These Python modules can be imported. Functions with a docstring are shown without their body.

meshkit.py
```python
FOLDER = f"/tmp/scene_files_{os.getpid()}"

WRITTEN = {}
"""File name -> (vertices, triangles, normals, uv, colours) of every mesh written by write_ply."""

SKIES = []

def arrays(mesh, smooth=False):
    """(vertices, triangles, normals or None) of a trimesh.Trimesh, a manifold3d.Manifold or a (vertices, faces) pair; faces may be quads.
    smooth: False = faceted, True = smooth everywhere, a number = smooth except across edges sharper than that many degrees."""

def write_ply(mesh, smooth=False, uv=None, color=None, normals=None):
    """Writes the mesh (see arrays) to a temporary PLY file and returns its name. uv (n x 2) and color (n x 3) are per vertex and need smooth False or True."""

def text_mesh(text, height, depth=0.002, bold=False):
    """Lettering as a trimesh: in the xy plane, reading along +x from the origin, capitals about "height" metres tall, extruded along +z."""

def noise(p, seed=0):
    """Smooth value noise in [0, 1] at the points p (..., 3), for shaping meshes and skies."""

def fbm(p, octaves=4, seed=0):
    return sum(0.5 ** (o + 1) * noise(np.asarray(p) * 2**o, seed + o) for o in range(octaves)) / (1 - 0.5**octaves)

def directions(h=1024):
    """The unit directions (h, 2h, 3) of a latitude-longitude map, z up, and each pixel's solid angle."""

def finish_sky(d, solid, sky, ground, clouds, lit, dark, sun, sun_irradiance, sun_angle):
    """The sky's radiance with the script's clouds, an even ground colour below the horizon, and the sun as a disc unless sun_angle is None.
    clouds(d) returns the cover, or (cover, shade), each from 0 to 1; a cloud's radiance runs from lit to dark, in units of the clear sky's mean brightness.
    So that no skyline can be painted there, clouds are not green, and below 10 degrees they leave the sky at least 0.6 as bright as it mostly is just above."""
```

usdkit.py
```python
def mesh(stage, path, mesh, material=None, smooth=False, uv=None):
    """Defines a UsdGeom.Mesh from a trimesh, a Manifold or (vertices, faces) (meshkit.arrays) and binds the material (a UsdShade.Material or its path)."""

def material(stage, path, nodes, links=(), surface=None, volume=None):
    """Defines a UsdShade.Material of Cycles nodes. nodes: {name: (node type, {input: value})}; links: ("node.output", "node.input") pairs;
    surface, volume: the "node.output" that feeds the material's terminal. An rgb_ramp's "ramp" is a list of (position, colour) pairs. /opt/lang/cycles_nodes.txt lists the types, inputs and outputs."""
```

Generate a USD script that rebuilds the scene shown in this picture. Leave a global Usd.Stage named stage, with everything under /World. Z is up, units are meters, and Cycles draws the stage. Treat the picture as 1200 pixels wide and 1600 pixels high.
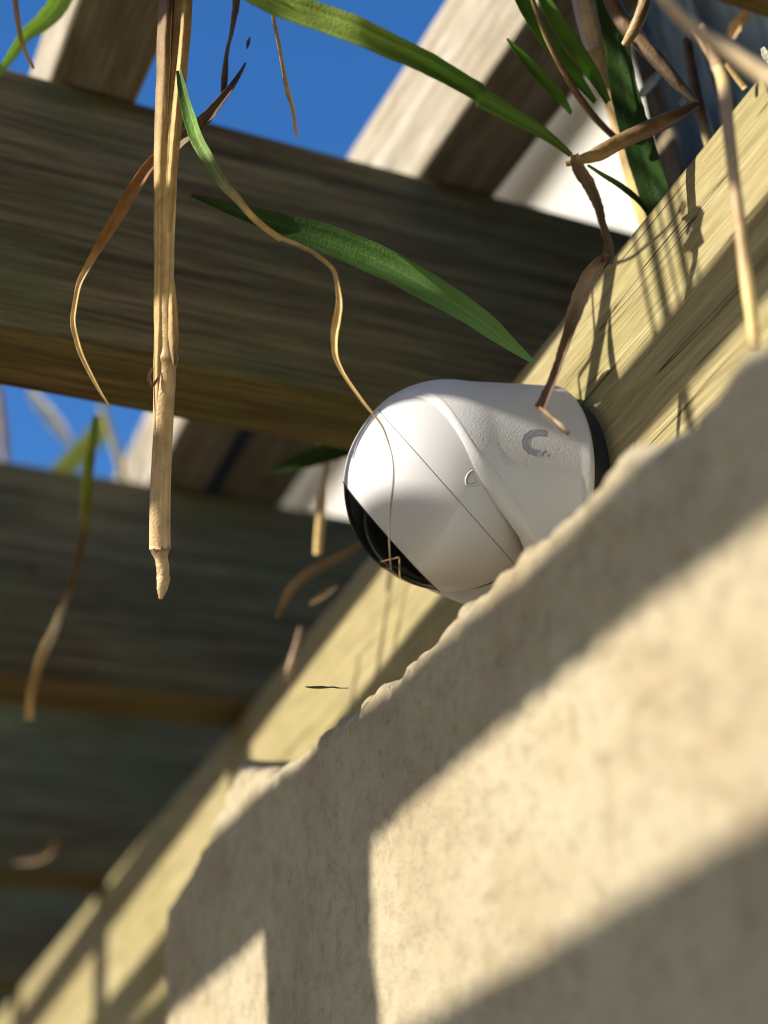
import math, random
import numpy as np, trimesh, usdkit, meshkit
from pxr import Usd, UsdGeom, UsdLux, UsdShade, Gf, Sdf, Vt
from scipy.interpolate import PchipInterpolator
from shapely.geometry import LineString, Polygon

stage = Usd.Stage.CreateInMemory()
UsdGeom.SetStageUpAxis(stage, UsdGeom.Tokens.z); UsdGeom.SetStageMetersPerUnit(stage, 1.0)
UsdGeom.Xform.Define(stage, '/World'); UsdGeom.Scope.Define(stage, '/World/Looks')
rng = np.random.default_rng(7); random.seed(7)

# ------------------------------------------------------------------ camera, sky, sun, exposure
Z0 = 1.75                                   # the lens stands 1.75 m above the paving
EYE = np.array([0, 0, Z0])
RT = np.array([0.914833, -0.397758, -0.069527]); FW = np.array([0.373018, 0.765831, 0.523898]); RT /= np.linalg.norm(RT)
FW -= RT * (FW @ RT); FW /= np.linalg.norm(FW); UP = np.cross(RT, FW)
FPX = 2368.4
EXPOSURE = 0.88
SKY_STRENGTH, SUN_INTENSITY = 0.125, 1.25
SUN = np.array([-1.0, 0.008, 0.40]); SUN /= np.linalg.norm(SUN)
cam = UsdGeom.Camera.Define(stage, '/World/camera')
m = np.eye(4); m[0, :3], m[1, :3], m[2, :3], m[3, :3] = RT, UP, -FW, EYE
cam.AddTransformOp().Set(Gf.Matrix4d(m.tolist()))
cam.CreateFocalLengthAttr(50.0); cam.CreateHorizontalApertureAttr(50.0 * 1200 / FPX); cam.CreateVerticalApertureAttr(50.0 * 1600 / FPX)
cam.CreateFStopAttr(4.3); cam.CreateFocusDistanceAttr(0.543); cam.CreateClippingRangeAttr(Gf.Vec2f(0.01, 500)); cam.CreateExposureAttr(EXPOSURE)

M = {}
def mat(name, nodes, links, surface='p.BSDF'):
    M[name] = usdkit.material(stage, f'/World/Looks/{name}', nodes, links, surface=surface); return M[name]
sky_mat = mat('sky_light', {'s': ('sky_texture', {'sky_type': 'single_scattering', 'sun_disc': False, 'sun_elevation': math.asin(SUN[2]), 'sun_rotation': math.atan2(SUN[0], SUN[1]),
                                                 'air_density': 1.0, 'aerosol_density': 0.45, 'ozone_density': 3.0}),
                            'h': ('hsv', {'saturation': 1.27, 'value': 1.06, 'hue': .508}), 'b': ('background_shader', {'strength': SKY_STRENGTH})}, [('s.color', 'h.color'), ('h.color', 'b.color')], 'b.background')
dome = UsdLux.DomeLight.Define(stage, '/World/sky'); UsdShade.MaterialBindingAPI.Apply(dome.GetPrim()).Bind(sky_mat)
dome.GetPrim().SetCustomDataByKey('label', 'deep blue clear sky seen between the beams'); dome.GetPrim().SetCustomDataByKey('category', 'sky'); dome.GetPrim().SetCustomDataByKey('kind', 'structure')
sun = UsdLux.DistantLight.Define(stage, '/World/sun')
sun.CreateIntensityAttr(SUN_INTENSITY); sun.CreateAngleAttr(0.53); sun.CreateColorAttr(Gf.Vec3f(1.0, 0.92, 0.77)); sun.CreateNormalizeAttr(True)
zx = np.cross([0, 0, 1.0], SUN); zx /= np.linalg.norm(zx); zy = np.cross(SUN, zx)
m = np.eye(4); m[0, :3], m[1, :3], m[2, :3] = zx, zy, SUN; m[3, :3] = (0, 0, 20)
sun.AddTransformOp().Set(Gf.Matrix4d(m.tolist()))

# ------------------------------------------------------------------ helpers
def at(x, y, d):            # a point seen at photo pixel (x, y), at depth d along the viewing axis
    return EYE + d * (FW + RT * (x - 600) / FPX - UP * (y - 800) / FPX)
def at_plane(x, y, axis, value):
    r = at(x, y, 1.0) - EYE; return EYE + r * (value - EYE[axis]) / r[axis]
taken = {}
def numbered(parent, name):
    k = taken.get((parent, name), 0); taken[(parent, name)] = k + 1
    return f'{parent}/{name}' + (f'_{k:03d}' if k else '')
def tag(prim, label=None, cat=None, group=None, kind=None):
    for k, v in (('label', label), ('category', cat), ('group', group), ('kind', kind)):
        if v: prim.SetCustomDataByKey(k, v)
    return prim
def thing(name, label, cat, loc=(0, 0, 0), group=None):
    x = UsdGeom.Xform.Define(stage, numbered('/World', name)); x.AddTranslateOp().Set(Gf.Vec3d(*map(float, loc)))
    p = tag(x.GetPrim(), label, cat, group); p_loc[str(p.GetPath())] = np.array(loc, float); return p
p_loc = {}
def obj(name, mesh, material, parent=None, smooth=30, colors=None, label=None):
    top = '/World' if parent is None else str(parent.GetPath())
    off = np.zeros(3)
    for k, v in p_loc.items():
        if top == k or top.startswith(k + '/'): off = v
    if isinstance(mesh, trimesh.Trimesh): v, f = np.array(mesh.vertices), np.array(mesh.faces)
    elif hasattr(mesh, 'to_mesh'): mm = mesh.to_mesh(); v, f = np.array(mm.vert_properties[:, :3]), np.array(mm.tri_verts)
    else: v, f = np.asarray(mesh[0], float), np.asarray(mesh[1], int)
    g = usdkit.mesh(stage, numbered(top, name), (v - off, f), M[material], smooth=True if colors is not None else smooth)
    if colors is not None:
        UsdGeom.PrimvarsAPI(g).CreatePrimvar('tint', Sdf.ValueTypeNames.Color3fArray, 'vertex').Set(Vt.Vec3fArray.FromNumpy(np.asarray(colors, np.float32)))
    if label: g.GetPrim().SetCustomDataByKey('label', label)
    return g.GetPrim()
def grid_faces(n, k, wrap=False):
    i, j = np.meshgrid(np.arange(n - 1), np.arange(k if wrap else k - 1), indexing='ij'); j2 = (j + 1) % k
    return np.stack([i * k + j, (i + 1) * k + j, (i + 1) * k + j2, i * k + j2], -1).reshape(-1, 4)
def quads(f): f = np.asarray(f); return np.vstack([f[:, [0, 1, 2]], f[:, [0, 2, 3]]])

# ------------------------------------------------------------------ materials
def wood(name, axis, dark, mid, light, bump=0.25, moss=None, knot=None, rot=0.0, crack=0.6, moss_amount=0.5, fine=110, along=6.0):
    s = lambda along, across: tuple(along if i == axis else across for i in range(3))
    N = {'g': ('geometry', {}),
         'm1': ('mapping', {'scale': s(along, fine)}), 'n1': ('noise_texture', {'scale': 1.0, 'detail': 5, 'roughness': .62, 'distortion': .5}),
         'm2': ('mapping', {'scale': s(34.0, 900)}), 'n2': ('noise_texture', {'scale': 1.0, 'detail': 3, 'roughness': .6}),
         'n3': ('noise_texture', {'scale': 14.0, 'detail': 6, 'roughness': .62}),
         'm4': ('mapping', {'scale': s(4.0, 150)}), 'n4': ('noise_texture', {'scale': 1.0, 'detail': 2, 'roughness': .5, 'distortion': .2}),
         'r1': ('rgb_ramp', {'ramp': [(.30, dark), (.50, mid), (.68, light)]}),
         'r2': ('rgb_ramp', {'ramp': [(.30, (.55,) * 3), (.62, (1.15,) * 3)]}),
         'r4': ('rgb_ramp', {'ramp': [(.0, (1,) * 3), (.335, (1,) * 3), (.345, (1 - crack,) * 3), (.357, (1,) * 3), (1, (1,) * 3)]}),
         'r3': ('rgb_ramp', {'ramp': [(.42, (0,) * 3), (.66, (moss_amount,) * 3)]}),
         'x2': ('mix', {'mix_type': 'multiply', 'fac': .8}), 'x4': ('mix', {'mix_type': 'multiply', 'fac': 1.0}),
         'x3': ('mix', {'mix_type': 'mix', 'color2': moss or mid}),
         'h1': ('math', {'math_type': 'multiply', 'value2': .5}), 'h2': ('math', {'math_type': 'multiply_add', 'value2': .7}), 'h3': ('math', {'math_type': 'multiply_add', 'value2': .7}),
         'b': ('bump', {'strength': 1.0, 'distance': .0011 * bump / .25}), 'p': ('principled_bsdf', {'roughness': .82, 'specular_ior_level': .25})}
    L = [('g.position', 'm1.vector'), ('m1.vector', 'n1.vector'), ('g.position', 'm2.vector'), ('m2.vector', 'n2.vector'), ('g.position', 'n3.vector'), ('g.position', 'm4.vector'), ('m4.vector', 'n4.vector'),
         ('n1.fac', 'r1.fac'), ('n2.fac', 'r2.fac'), ('n4.fac', 'r4.fac'), ('n3.fac', 'r3.fac'), ('r3.color', 'x3.fac'), ('r1.color', 'x3.color1'),
         ('x3.color', 'x2.color1'), ('r2.color', 'x2.color2'), ('x2.color', 'x4.color1'), ('r4.color', 'x4.color2'),
         ('n1.fac', 'h1.value1'), ('n2.fac', 'h2.value1'), ('h1.value', 'h2.value3'), ('r4.color', 'h3.value1'), ('h2.value', 'h3.value3'), ('h3.value', 'b.height'), ('b.normal', 'p.normal')]
    last = 'x4.color'
    if knot is not None:
        N['kd'] = ('vector_math', {'math_type': 'distance', 'vector2': tuple(map(float, knot))})
        N['kn'] = ('noise_texture', {'scale': 400.0, 'detail': 2}); N['ka'] = ('math', {'math_type': 'multiply_add', 'value2': .004, 'value3': 0})
        N['kr'] = ('rgb_ramp', {'ramp': [(.0, (.12, .09, .05)), (.22, (.4, .33, .22)), (.34, (.25, .2, .12)), (.46, (1, 1, 1)), (1, (1, 1, 1))]})
        N['km'] = ('math', {'math_type': 'multiply', 'value2': 95.0}); N['xk'] = ('mix', {'mix_type': 'multiply', 'fac': .85})
        L += [('g.position', 'kd.vector1'), ('g.position', 'kn.vector'), ('kn.fac', 'ka.value1'), ('kd.value', 'ka.value3'), ('ka.value', 'km.value1'), ('km.value', 'kr.fac'), (last, 'xk.color1'), ('kr.color', 'xk.color2')]
        last = 'xk.color'
    L.append((last, 'p.base_color'))
    mat(name, N, L)
KNOT = at_plane(1067, 325, 0, .2779)
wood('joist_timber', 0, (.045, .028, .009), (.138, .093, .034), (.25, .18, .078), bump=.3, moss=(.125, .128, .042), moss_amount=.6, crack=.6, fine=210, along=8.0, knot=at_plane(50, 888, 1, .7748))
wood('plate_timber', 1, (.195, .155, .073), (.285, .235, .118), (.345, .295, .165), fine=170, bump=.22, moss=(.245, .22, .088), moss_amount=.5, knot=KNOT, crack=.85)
wood('batten_timber', 1, (.18, .14, .09), (.34, .29, .22), (.48, .43, .36), bump=.3, moss=(.20, .17, .10), moss_amount=.5, crack=.4)
wood('grey_timber', 2, (.06, .04, .022), (.15, .105, .062), (.27, .20, .13), bump=.3, moss=(.10, .10, .09), moss_amount=.4, crack=.7)
wood('post_timber', 2, (.10, .08, .04), (.20, .16, .08), (.28, .23, .13), bump=.3, moss=(.14, .14, .05))
mat('wall_render', {'g': ('geometry', {}), 'n1': ('noise_texture', {'scale': 22.0, 'detail': 6, 'roughness': .6}), 'n2': ('noise_texture', {'scale': 110.0, 'detail': 5, 'roughness': .7}),
                    'n3': ('noise_texture', {'scale': 700.0, 'detail': 4, 'roughness': .7}), 'r1': ('rgb_ramp', {'ramp': [(.28, (.30, .24, .155)), (.45, (.335, .28, .19)), (.62, (.37, .32, .225)), (.8, (.35, .285, .185))]}),
                    'r2': ('rgb_ramp', {'ramp': [(.3, (.66, .62, .56)), (.5, (.98,) * 3), (.75, (1.08,) * 3)]}), 'x': ('mix', {'mix_type': 'multiply', 'fac': .75}), 'r3': ('rgb_ramp', {'ramp': [(.30, (.45, .42, .38)), (.42, (1.0,) * 3), (.62, (1.0,) * 3), (.72, (1.22,) * 3)]}), 'x3': ('mix', {'mix_type': 'multiply', 'fac': .8}),
                    'h': ('math', {'math_type': 'multiply_add', 'value2': .35}), 'b': ('bump', {'strength': 1.0, 'distance': .002}), 'p': ('principled_bsdf', {'roughness': .92, 'specular_ior_level': .15})},
    [('g.position', 'n1.vector'), ('g.position', 'n2.vector'), ('g.position', 'n3.vector'), ('n1.fac', 'r1.fac'), ('n2.fac', 'r2.fac'), ('r1.color', 'x.color1'), ('r2.color', 'x.color2'), ('x.color', 'x3.color1'), ('n3.fac', 'r3.fac'), ('r3.color', 'x3.color2'), ('x3.color', 'p.base_color'),
     ('n3.fac', 'h.value1'), ('n2.fac', 'h.value3'), ('h.value', 'b.height'), ('b.normal', 'p.normal')])
def plain(name, color, rough=.5, bump=0, scale=300, spec=.5, metallic=0, coat=0):
    N = {'g': ('geometry', {}), 'n': ('noise_texture', {'scale': scale, 'detail': 3, 'roughness': .55}), 'v': ('noise_texture', {'scale': 25.0, 'detail': 4}),
         'r': ('rgb_ramp', {'ramp': [(.3, tuple(.95 * c for c in color)), (.7, tuple(min(1, 1.03 * c) for c in color))]}),
         'p': ('principled_bsdf', {'roughness': rough, 'specular_ior_level': spec, 'metallic': metallic, 'coat_weight': coat})}
    L = [('g.position', 'n.vector'), ('g.position', 'v.vector'), ('v.fac', 'r.fac'), ('r.color', 'p.base_color')]
    if bump: N['b'] = ('bump', {'strength': 1.0, 'distance': bump}); L += [('n.fac', 'b.height'), ('b.normal', 'p.normal')]
    mat(name, N, L)
plain('white_shell', (.50, .495, .515), rough=.48, bump=.00013, scale=1400, spec=.4)
plain('white_ball', (.50, .495, .515), rough=.42, bump=.00006, scale=1400, spec=.4)
plain('white_lip', (.50, .495, .515), rough=.45, bump=.0001, scale=1300, spec=.4)
plain('black_rubber', (.012, .012, .013), rough=.6)
plain('black_glass', (.003, .003, .0035), rough=.05, spec=.02)
plain('grey_print', (.24, .245, .28), rough=.5, bump=.00008, scale=1500)
plain('house_render', (.37, .355, .33), rough=.9, bump=.002, scale=60)
plain('white_gutter', (.42, .41, .39), rough=.4)
plain('roof_tile', (.20, .10, .07), rough=.85, bump=.004, scale=40)
mat('paving', {'g': ('geometry', {}), 'n': ('noise_texture', {'scale': 6.0, 'detail': 7, 'roughness': .65}), 'r': ('rgb_ramp', {'ramp': [(.3, (.06, .042, .023)), (.7, (.105, .075, .042))]}),
               'p': ('principled_bsdf', {'roughness': .9})}, [('g.position', 'n.vector'), ('n.fac', 'r.fac'), ('r.color', 'p.base_color')])
def plant(name, rough, trans, streak=260.0, spec=.35, mottle=((.66, .62, .58), (1.15, 1.15, 1.12))):
    mat(name, {'a': ('attribute', {'attribute': 'tint'}), 'u': ('uvmap', {}), 'g': ('geometry', {}), 'n': ('noise_texture', {'scale': 120.0, 'detail': 5, 'roughness': .65}), 'n2': ('noise_texture', {'scale': streak * 4, 'detail': 3}),
               'r': ('rgb_ramp', {'ramp': [(.3, mottle[0]), (.65, mottle[1])]}), 'x': ('mix', {'mix_type': 'multiply', 'fac': .85}),
               'b': ('bump', {'strength': .8, 'distance': .0003}), 'p': ('principled_bsdf', {'roughness': rough, 'specular_ior_level': spec}), 't': ('translucent_bsdf', {}), 'c': ('mix_closure', {'fac': trans})},
        [('g.position', 'n.vector'), ('g.position', 'n2.vector'), ('n.fac', 'r.fac'), ('a.color', 'x.color1'), ('r.color', 'x.color2'), ('x.color', 'p.base_color'), ('x.color', 't.color'),
         ('n2.fac', 'b.height'), ('b.normal', 'p.normal'), ('p.BSDF', 'c.closure1'), ('t.BSDF', 'c.closure2')], 'c.closure')
plant('green_leaf', .38, .5, mottle=((.93, .93, .88), (1.04, 1.04, 1.02))); plant('dry_leaf', .6, .34); plant('cane', .45, .0)

# ------------------------------------------------------------------ large structure
def timber(name, parent, material, p0, p1, w, h, ch=.003, seed=0, label=None, up=(0, 0, 1), wave=.0006, step=.012):
    """A sawn timber from p0 to p1 (centre line), w wide and h high, its arrises eased and slightly uneven."""
    p0, p1 = np.array(p0, float), np.array(p1, float); L = np.linalg.norm(p1 - p0); d = (p1 - p0) / L
    side = np.cross(d, up); side /= np.linalg.norm(side); u = np.cross(side, d)
    a, b, prof = w / 2, h / 2, []
    for sx, sy, t0 in ((1, 1, 0), (-1, 1, 90), (-1, -1, 180), (1, -1, 270)):
        for k in range(4):
            t = math.radians(t0 + k * 30); prof.append((sx * (a - ch) + ch * math.cos(t), sy * (b - ch) + ch * math.sin(t)))
    out = []
    for i in range(len(prof)):          # a few points along each side
        q, r = np.array(prof[i]), np.array(prof[(i + 1) % len(prof)]); out.append(q)
        if np.linalg.norm(r - q) > .01: out += [q + (r - q) * t for t in (.1, .25, .5, .75, .9)]
    prof = np.array(out); n = max(2, int(L / step)); s = np.linspace(0, L, n + 1)
    P = p0 + s[:, None, None] * d + prof[None, :, :1] * side + prof[None, :, 1:] * u
    nz = meshkit.fbm(np.stack([P @ d * 9, P @ side * 60, P @ u * 60], -1) + seed * 3.7, 3, seed) - .5
    nz2 = meshkit.noise(np.stack([P @ d * 3, P @ side * 4, P @ u * 4], -1) + seed * 1.3, seed + 9) - .5
    cen = p0 + s[:, None, None] * d; rad = P - cen; rad /= np.linalg.norm(rad, axis=-1, keepdims=True)
    P = P + rad * (nz * wave * 2 + nz2 * wave * 2)[..., None]
    k = len(prof); f = quads(grid_faces(n + 1, k, True)); V = P.reshape(-1, 3)
    V = np.vstack([V, V[:k].mean(0), V[-k:].mean(0)]); c0, c1 = len(V) - 2, len(V) - 1
    caps = [(c0, (i + 1) % k, i) for i in range(k)] + [(c1, n * k + i, n * k + (i + 1) % k) for i in range(k)]
    f = np.vstack([f, caps])
    t = trimesh.Trimesh(V, f, process=False)
    if t.volume < 0: f = f[:, ::-1]
    return obj(name, (V, f), material, parent, 35, label=label)

XP, ZP, H, W = .2779, Z0 + .3772, .145, .0374
JY = [.4726, .7748, 1.095, 1.40, 1.71, 2.02]
pergola = thing('pergola', 'weathered olive timber pergola of heavy beams with roof battens across the sky', 'pergola', (XP, .5, 0))
timber('wall_plate', pergola, 'plate_timber', (XP + .0225, -.9, ZP - .0725), (XP + .0225, 3.4, ZP - .0725), .045, H, seed=1, label='long sunlit beam running along the wall with the security camera on it')
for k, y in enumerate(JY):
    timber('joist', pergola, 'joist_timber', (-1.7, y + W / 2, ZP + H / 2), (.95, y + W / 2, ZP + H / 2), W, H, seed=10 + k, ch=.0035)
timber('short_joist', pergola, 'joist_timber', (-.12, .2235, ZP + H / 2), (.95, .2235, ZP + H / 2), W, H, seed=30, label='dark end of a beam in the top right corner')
ZT = ZP + H
def batten(x0a, x0b, ya, yb, w, h, seed, z=0.0, mat_='batten_timber', label=None):
    timber('batten', pergola, mat_, (x0a + w / 2, ya, ZT + z + h / 2), (x0b + w / 2, yb, ZT + z + h / 2), w, h, seed=seed, ch=.003, wave=.0008, label=label)
batten(.092, .083, .15, .53, .040, .052, 41)
batten(.2775, .256, .18, .62, .044, .078, 42, label='pale sunlit batten crossing the sky at the top')
batten(.263, .263, .632, 1.6, .043, .050, 43)
batten(.216, .216, .62, 1.2, .036, .060, 44)
# the flat roof slats farther to the left, whose shadows fall on the plate and the wall
def slat(xa, xb, w, h, seed, z=0.0, ya=-.6, yb=2.6):
    timber('roof_slat', pergola, 'batten_timber', (xa + w / 2, ya, ZT + z + h / 2), (xb + w / 2, yb, ZT + z + h / 2), w, h, seed=seed, ch=.002)
slat(-.152 - .145 * .3, -.152 + 2.35 * -.145, .0395, .018, 51, 0, -.3, 1.75)
slat(-.050 - .1288 * .15, -.050 - .1288 * 1.75, .045, .018, 58, 0, .15, 1.75)
slat(-.4505, -.4505, .018, .018, 52)
slat(-.650, -.650, .055, .018, 53)
slat(-.890, -.500, .045, .018, 54, .019, -.6, 1.2)
slat(-1.05, -1.05, .09, .02, 55); slat(-.955, -.955, .09, .02, 56)
timber('post', pergola, 'post_timber', (-.555, .533, 0), (-.555, .533, ZT - .002), .09, .0925, seed=61, up=(0, 1, 0))
timber('post', pergola, 'post_timber', (XP + .022, 2.6, 0), (XP + .022, 2.6, ZP - .147), .09, .09, seed=62, up=(0, 1, 0))

# the rough masonry wall in front of the plate
edge = np.array([(-.9, .205), (-.3, .208), (.10, .210), (.218, .217), (.273, .2225), (.337, .2285), (.38, .232), (.43, .233), (.465, .2355), (.505, .240), (.546, .2415), (.575, .252), (.600, .2625), (.613, .264), (.625, .259),
                 (.65, .250), (.679, .2415), (.700, .2375), (.716, .2335), (.7245, .228), (.729, .2215), (.731, .212)])
ys = np.concatenate([np.linspace(-.9, .0, 60)[:-1], np.arange(.0, .7285, .0022), np.linspace(.7285, .7312, 9)])
top = np.interp(ys, edge[:, 0], edge[:, 1]) + Z0
jag = (meshkit.fbm(np.stack([ys * 55, ys * 0, ys * 0 + 3.3], -1), 4, 3) - .5) * .014 + (meshkit.fbm(np.stack([ys * 190, ys * 0, ys * 0 + 1.3], -1), 3, 5) - .5) * .008 - .0035 * np.clip(meshkit.fbm(np.stack([ys * 95, ys * 0, ys * 0 + 8.3], -1), 3, 15) - .56, 0, 1) / .2
top = top + jag
XF, XB = .210, .2735
zdown = np.concatenate([[0, .3, .7, 1.1, 1.4], np.linspace(1.5, 1.86, 24)[:-1]])
rows = []
for y, zt in zip(ys, top):
    e = np.clip((y - .690) / (.7312 - .690), 0, 1); xf = XF + .018 * (1 - math.sqrt(max(0, 1 - e ** 4)))     # the end turns back round a blunt corner
    r = .009
    zs = np.concatenate([zdown, np.linspace(1.86, zt - r, 52)])
    pr = [(xf, z) for z in zs] + [(xf + r * (1 - math.cos(t)), zt - r + r * math.sin(t)) for t in np.linspace(.2, math.pi / 2, 7)]
    pr += [(xf + r + (XB - xf - r) * t, zt + .003 * t) for t in np.linspace(.12, 1, 14)] + [(XB, zt - .03), (XB, 1.6), (XB, 0)]
    rows.append([(x, y, z) for x, z in pr])
rows = np.array(rows); n, k = rows.shape[:2]
q = rows.reshape(-1, 3); dsp = (meshkit.fbm(q * 26, 4, 11) - .5) * .0035 + (meshkit.fbm(q * 130, 4, 12) - .5) * .0030
dx = np.where(q[:, 0] < XB - .001, 1, 0); up_ = np.clip((q[:, 0] - XF) / .012, 0, 1) * (q[:, 2] > 1.85)
q = q + np.stack([-dsp * dx * (1 - .7 * up_), 0 * dsp, dsp * dx * up_ * .8], -1)
f = quads(grid_faces(n, k)); endf = [(n * k - k + i, n * k - k + i + 1, n * k - 1) for i in range(k - 2)]
masonry = obj('masonry_wall', (q, np.vstack([f, endf])), 'wall_render', None, True)
tag(masonry, 'rough cream rendered wall with a chipped top edge in the blurred foreground', 'wall')

# the white house beyond, its eave parallel to the wall
house = thing('white_house', 'pale rendered house wall glimpsed blurred beyond the beams', 'house', (2.4, 5, 0))
def box(x0, y0, z0, x1, y1, z1):
    b = trimesh.creation.box((x1 - x0, y1 - y0, z1 - z0)); b.apply_translation(((x0 + x1) / 2, (y0 + y1) / 2, (z0 + z1) / 2)); return b
HZ = Z0 + 4.02
obj('wall', box(2.4, 1.2, 0, 8, 9, HZ - .12), 'house_render', house)
obj('soffit', box(2.2, 1.0, HZ - .118, 2.6, 9.2, HZ - .085), 'white_gutter', house)
obj('fascia', box(2.17, 1.0, HZ - .13, 2.198, 9.2, HZ + .03), 'white_gutter', house)
ga = np.linspace(math.pi, 2 * math.pi, 13); pg = Polygon([(2.108 + .056 * math.cos(t), HZ + .01 + .056 * math.sin(t)) for t in ga] + [(2.108 + .050 * math.cos(t), HZ + .01 + .050 * math.sin(t)) for t in ga[::-1]])
gm = trimesh.creation.extrude_polygon(pg, 8.2, engine='earcut'); gv = gm.vertices
obj('gutter', (np.stack([gv[:, 0], 1.0 + gv[:, 2], gv[:, 1]], -1), gm.faces[:, ::-1]), 'white_gutter', house)
obj('roof', (np.array([(2.12, 1, HZ + .04), (2.12, 9.2, HZ + .04), (6, 9.2, HZ + 1.4), (6, 1, HZ + 1.4)]), np.array([(0, 3, 2), (0, 2, 1)])), 'roof_tile', house)

# grey fence boards behind the plate, top right
fence = thing('grey_fence', 'weathered dark grey upright boards behind the beam at top right', 'fence', (.42, .42, 0))
bx = [.3400, .3900, .4370, .4930, .5420, .5910]
for i, x in enumerate(bx):
    wd = [.033, .046, .040, .047, .047, .049][i]; lean = [.004, -.003, .002, .0, .003, 0][i]; y = .380 + .004 * (i % 2)
    timber('board', fence, 'grey_timber', (x + wd / 2, y, 1.0), (x + wd / 2 + lean, y + .012, Z0 + 1.05), wd, .014, seed=70 + i, ch=.0015, up=(0, 1, 0))
timber('rail', fence, 'grey_timber', (.33, .425, Z0 + .36), (.68, .425, Z0 + .36), .03, .05, seed=79)

ground = obj('ground', (np.array([(-60, -60, 0), (60, -60, 0), (60, 60, 0), (-60, 60, 0)], float), np.array([(0, 1, 2), (0, 2, 3)])), 'paving', None, False)
tag(ground, 'stone paving under the pergola', 'ground', kind='structure')

# ------------------------------------------------------------------ security camera
BC = np.array([.2319, .4210, Z0 + .3037]); BR = .0390
secam = thing('security_camera', 'white turret security camera with black lens window fixed to the beam', 'security camera', (XP, BC[1], BC[2]))
def revolve(profile, axis, centre, n=128):
    """profile: (along, radius) pairs turned about the axis through the centre."""
    axis = np.array(axis, float) / np.linalg.norm(axis); e1 = np.cross(axis, (0, 0, 1.0)); e1 /= np.linalg.norm(e1); e2 = np.cross(axis, e1)
    t = np.linspace(0, 2 * np.pi, n, endpoint=False); pr = np.array(profile)
    V = centre + pr[:, None, :1] * axis + pr[:, None, 1:] * (np.cos(t)[None, :, None] * e1 + np.sin(t)[None, :, None] * e2)
    f = quads(grid_faces(len(pr), n, True)); tm = trimesh.Trimesh(V.reshape(-1, 3), f, process=False)
    cen = tm.triangles_center - centre
    return (V.reshape(-1, 3), f[:, ::-1] if (np.einsum('ij,ij->i', tm.face_normals, cen).sum() < 0) else f)
AX = -.75 * RT - .66 * UP; _v = (BC - EYE) / np.linalg.norm(BC - EYE); AX = AX - _v * (AX @ _v); AX /= np.linalg.norm(AX)
cap = math.radians(45.3)
# mounting gasket
obj('mounting_gasket', revolve([(0, .030), (0, .0405), (.0010, .0410), (.0090, .0425), (.0092, .030)], (-1, 0, 0), np.array([XP, BC[1], BC[2]])), 'black_rubber', secam, 40)
# eyeball: white shell with a fine seam round its middle, cut off by the black window
pr = []
for t in np.linspace(cap, math.pi - .25, 150):
    r = BR; c = r * math.cos(t); pr.append((c, r * math.sin(t)))
    if len(pr) > 1 and pr[-2][0] > 0 >= c:
        pr = pr[:-1] + [(.00025, BR), (.00016, BR - .0005), (-.00016, BR - .0005), (-.00025, BR)] + [pr[-1]]
pr = [(BR * math.cos(cap) - .002, BR * math.sin(cap) - .004), (BR * math.cos(cap) - .0002, BR * math.sin(cap) - .0006)] + pr
ball = obj('eyeball', revolve(pr, AX, BC, 160), 'white_ball', secam, 25)
rw = BR - .0004
pr = [(rw * math.cos(cap) - .002, rw * math.sin(cap) - .003), (rw * math.cos(cap) - .0001, rw * math.sin(cap) - .0008)] + [(rw * math.cos(t), max(1e-6, rw * math.sin(t))) for t in np.linspace(cap - .006, 0, 40)]
win = obj('lens_window', revolve(pr, AX, BC, 128), 'black_glass', secam, 40)
rt = BR + .0001
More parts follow.
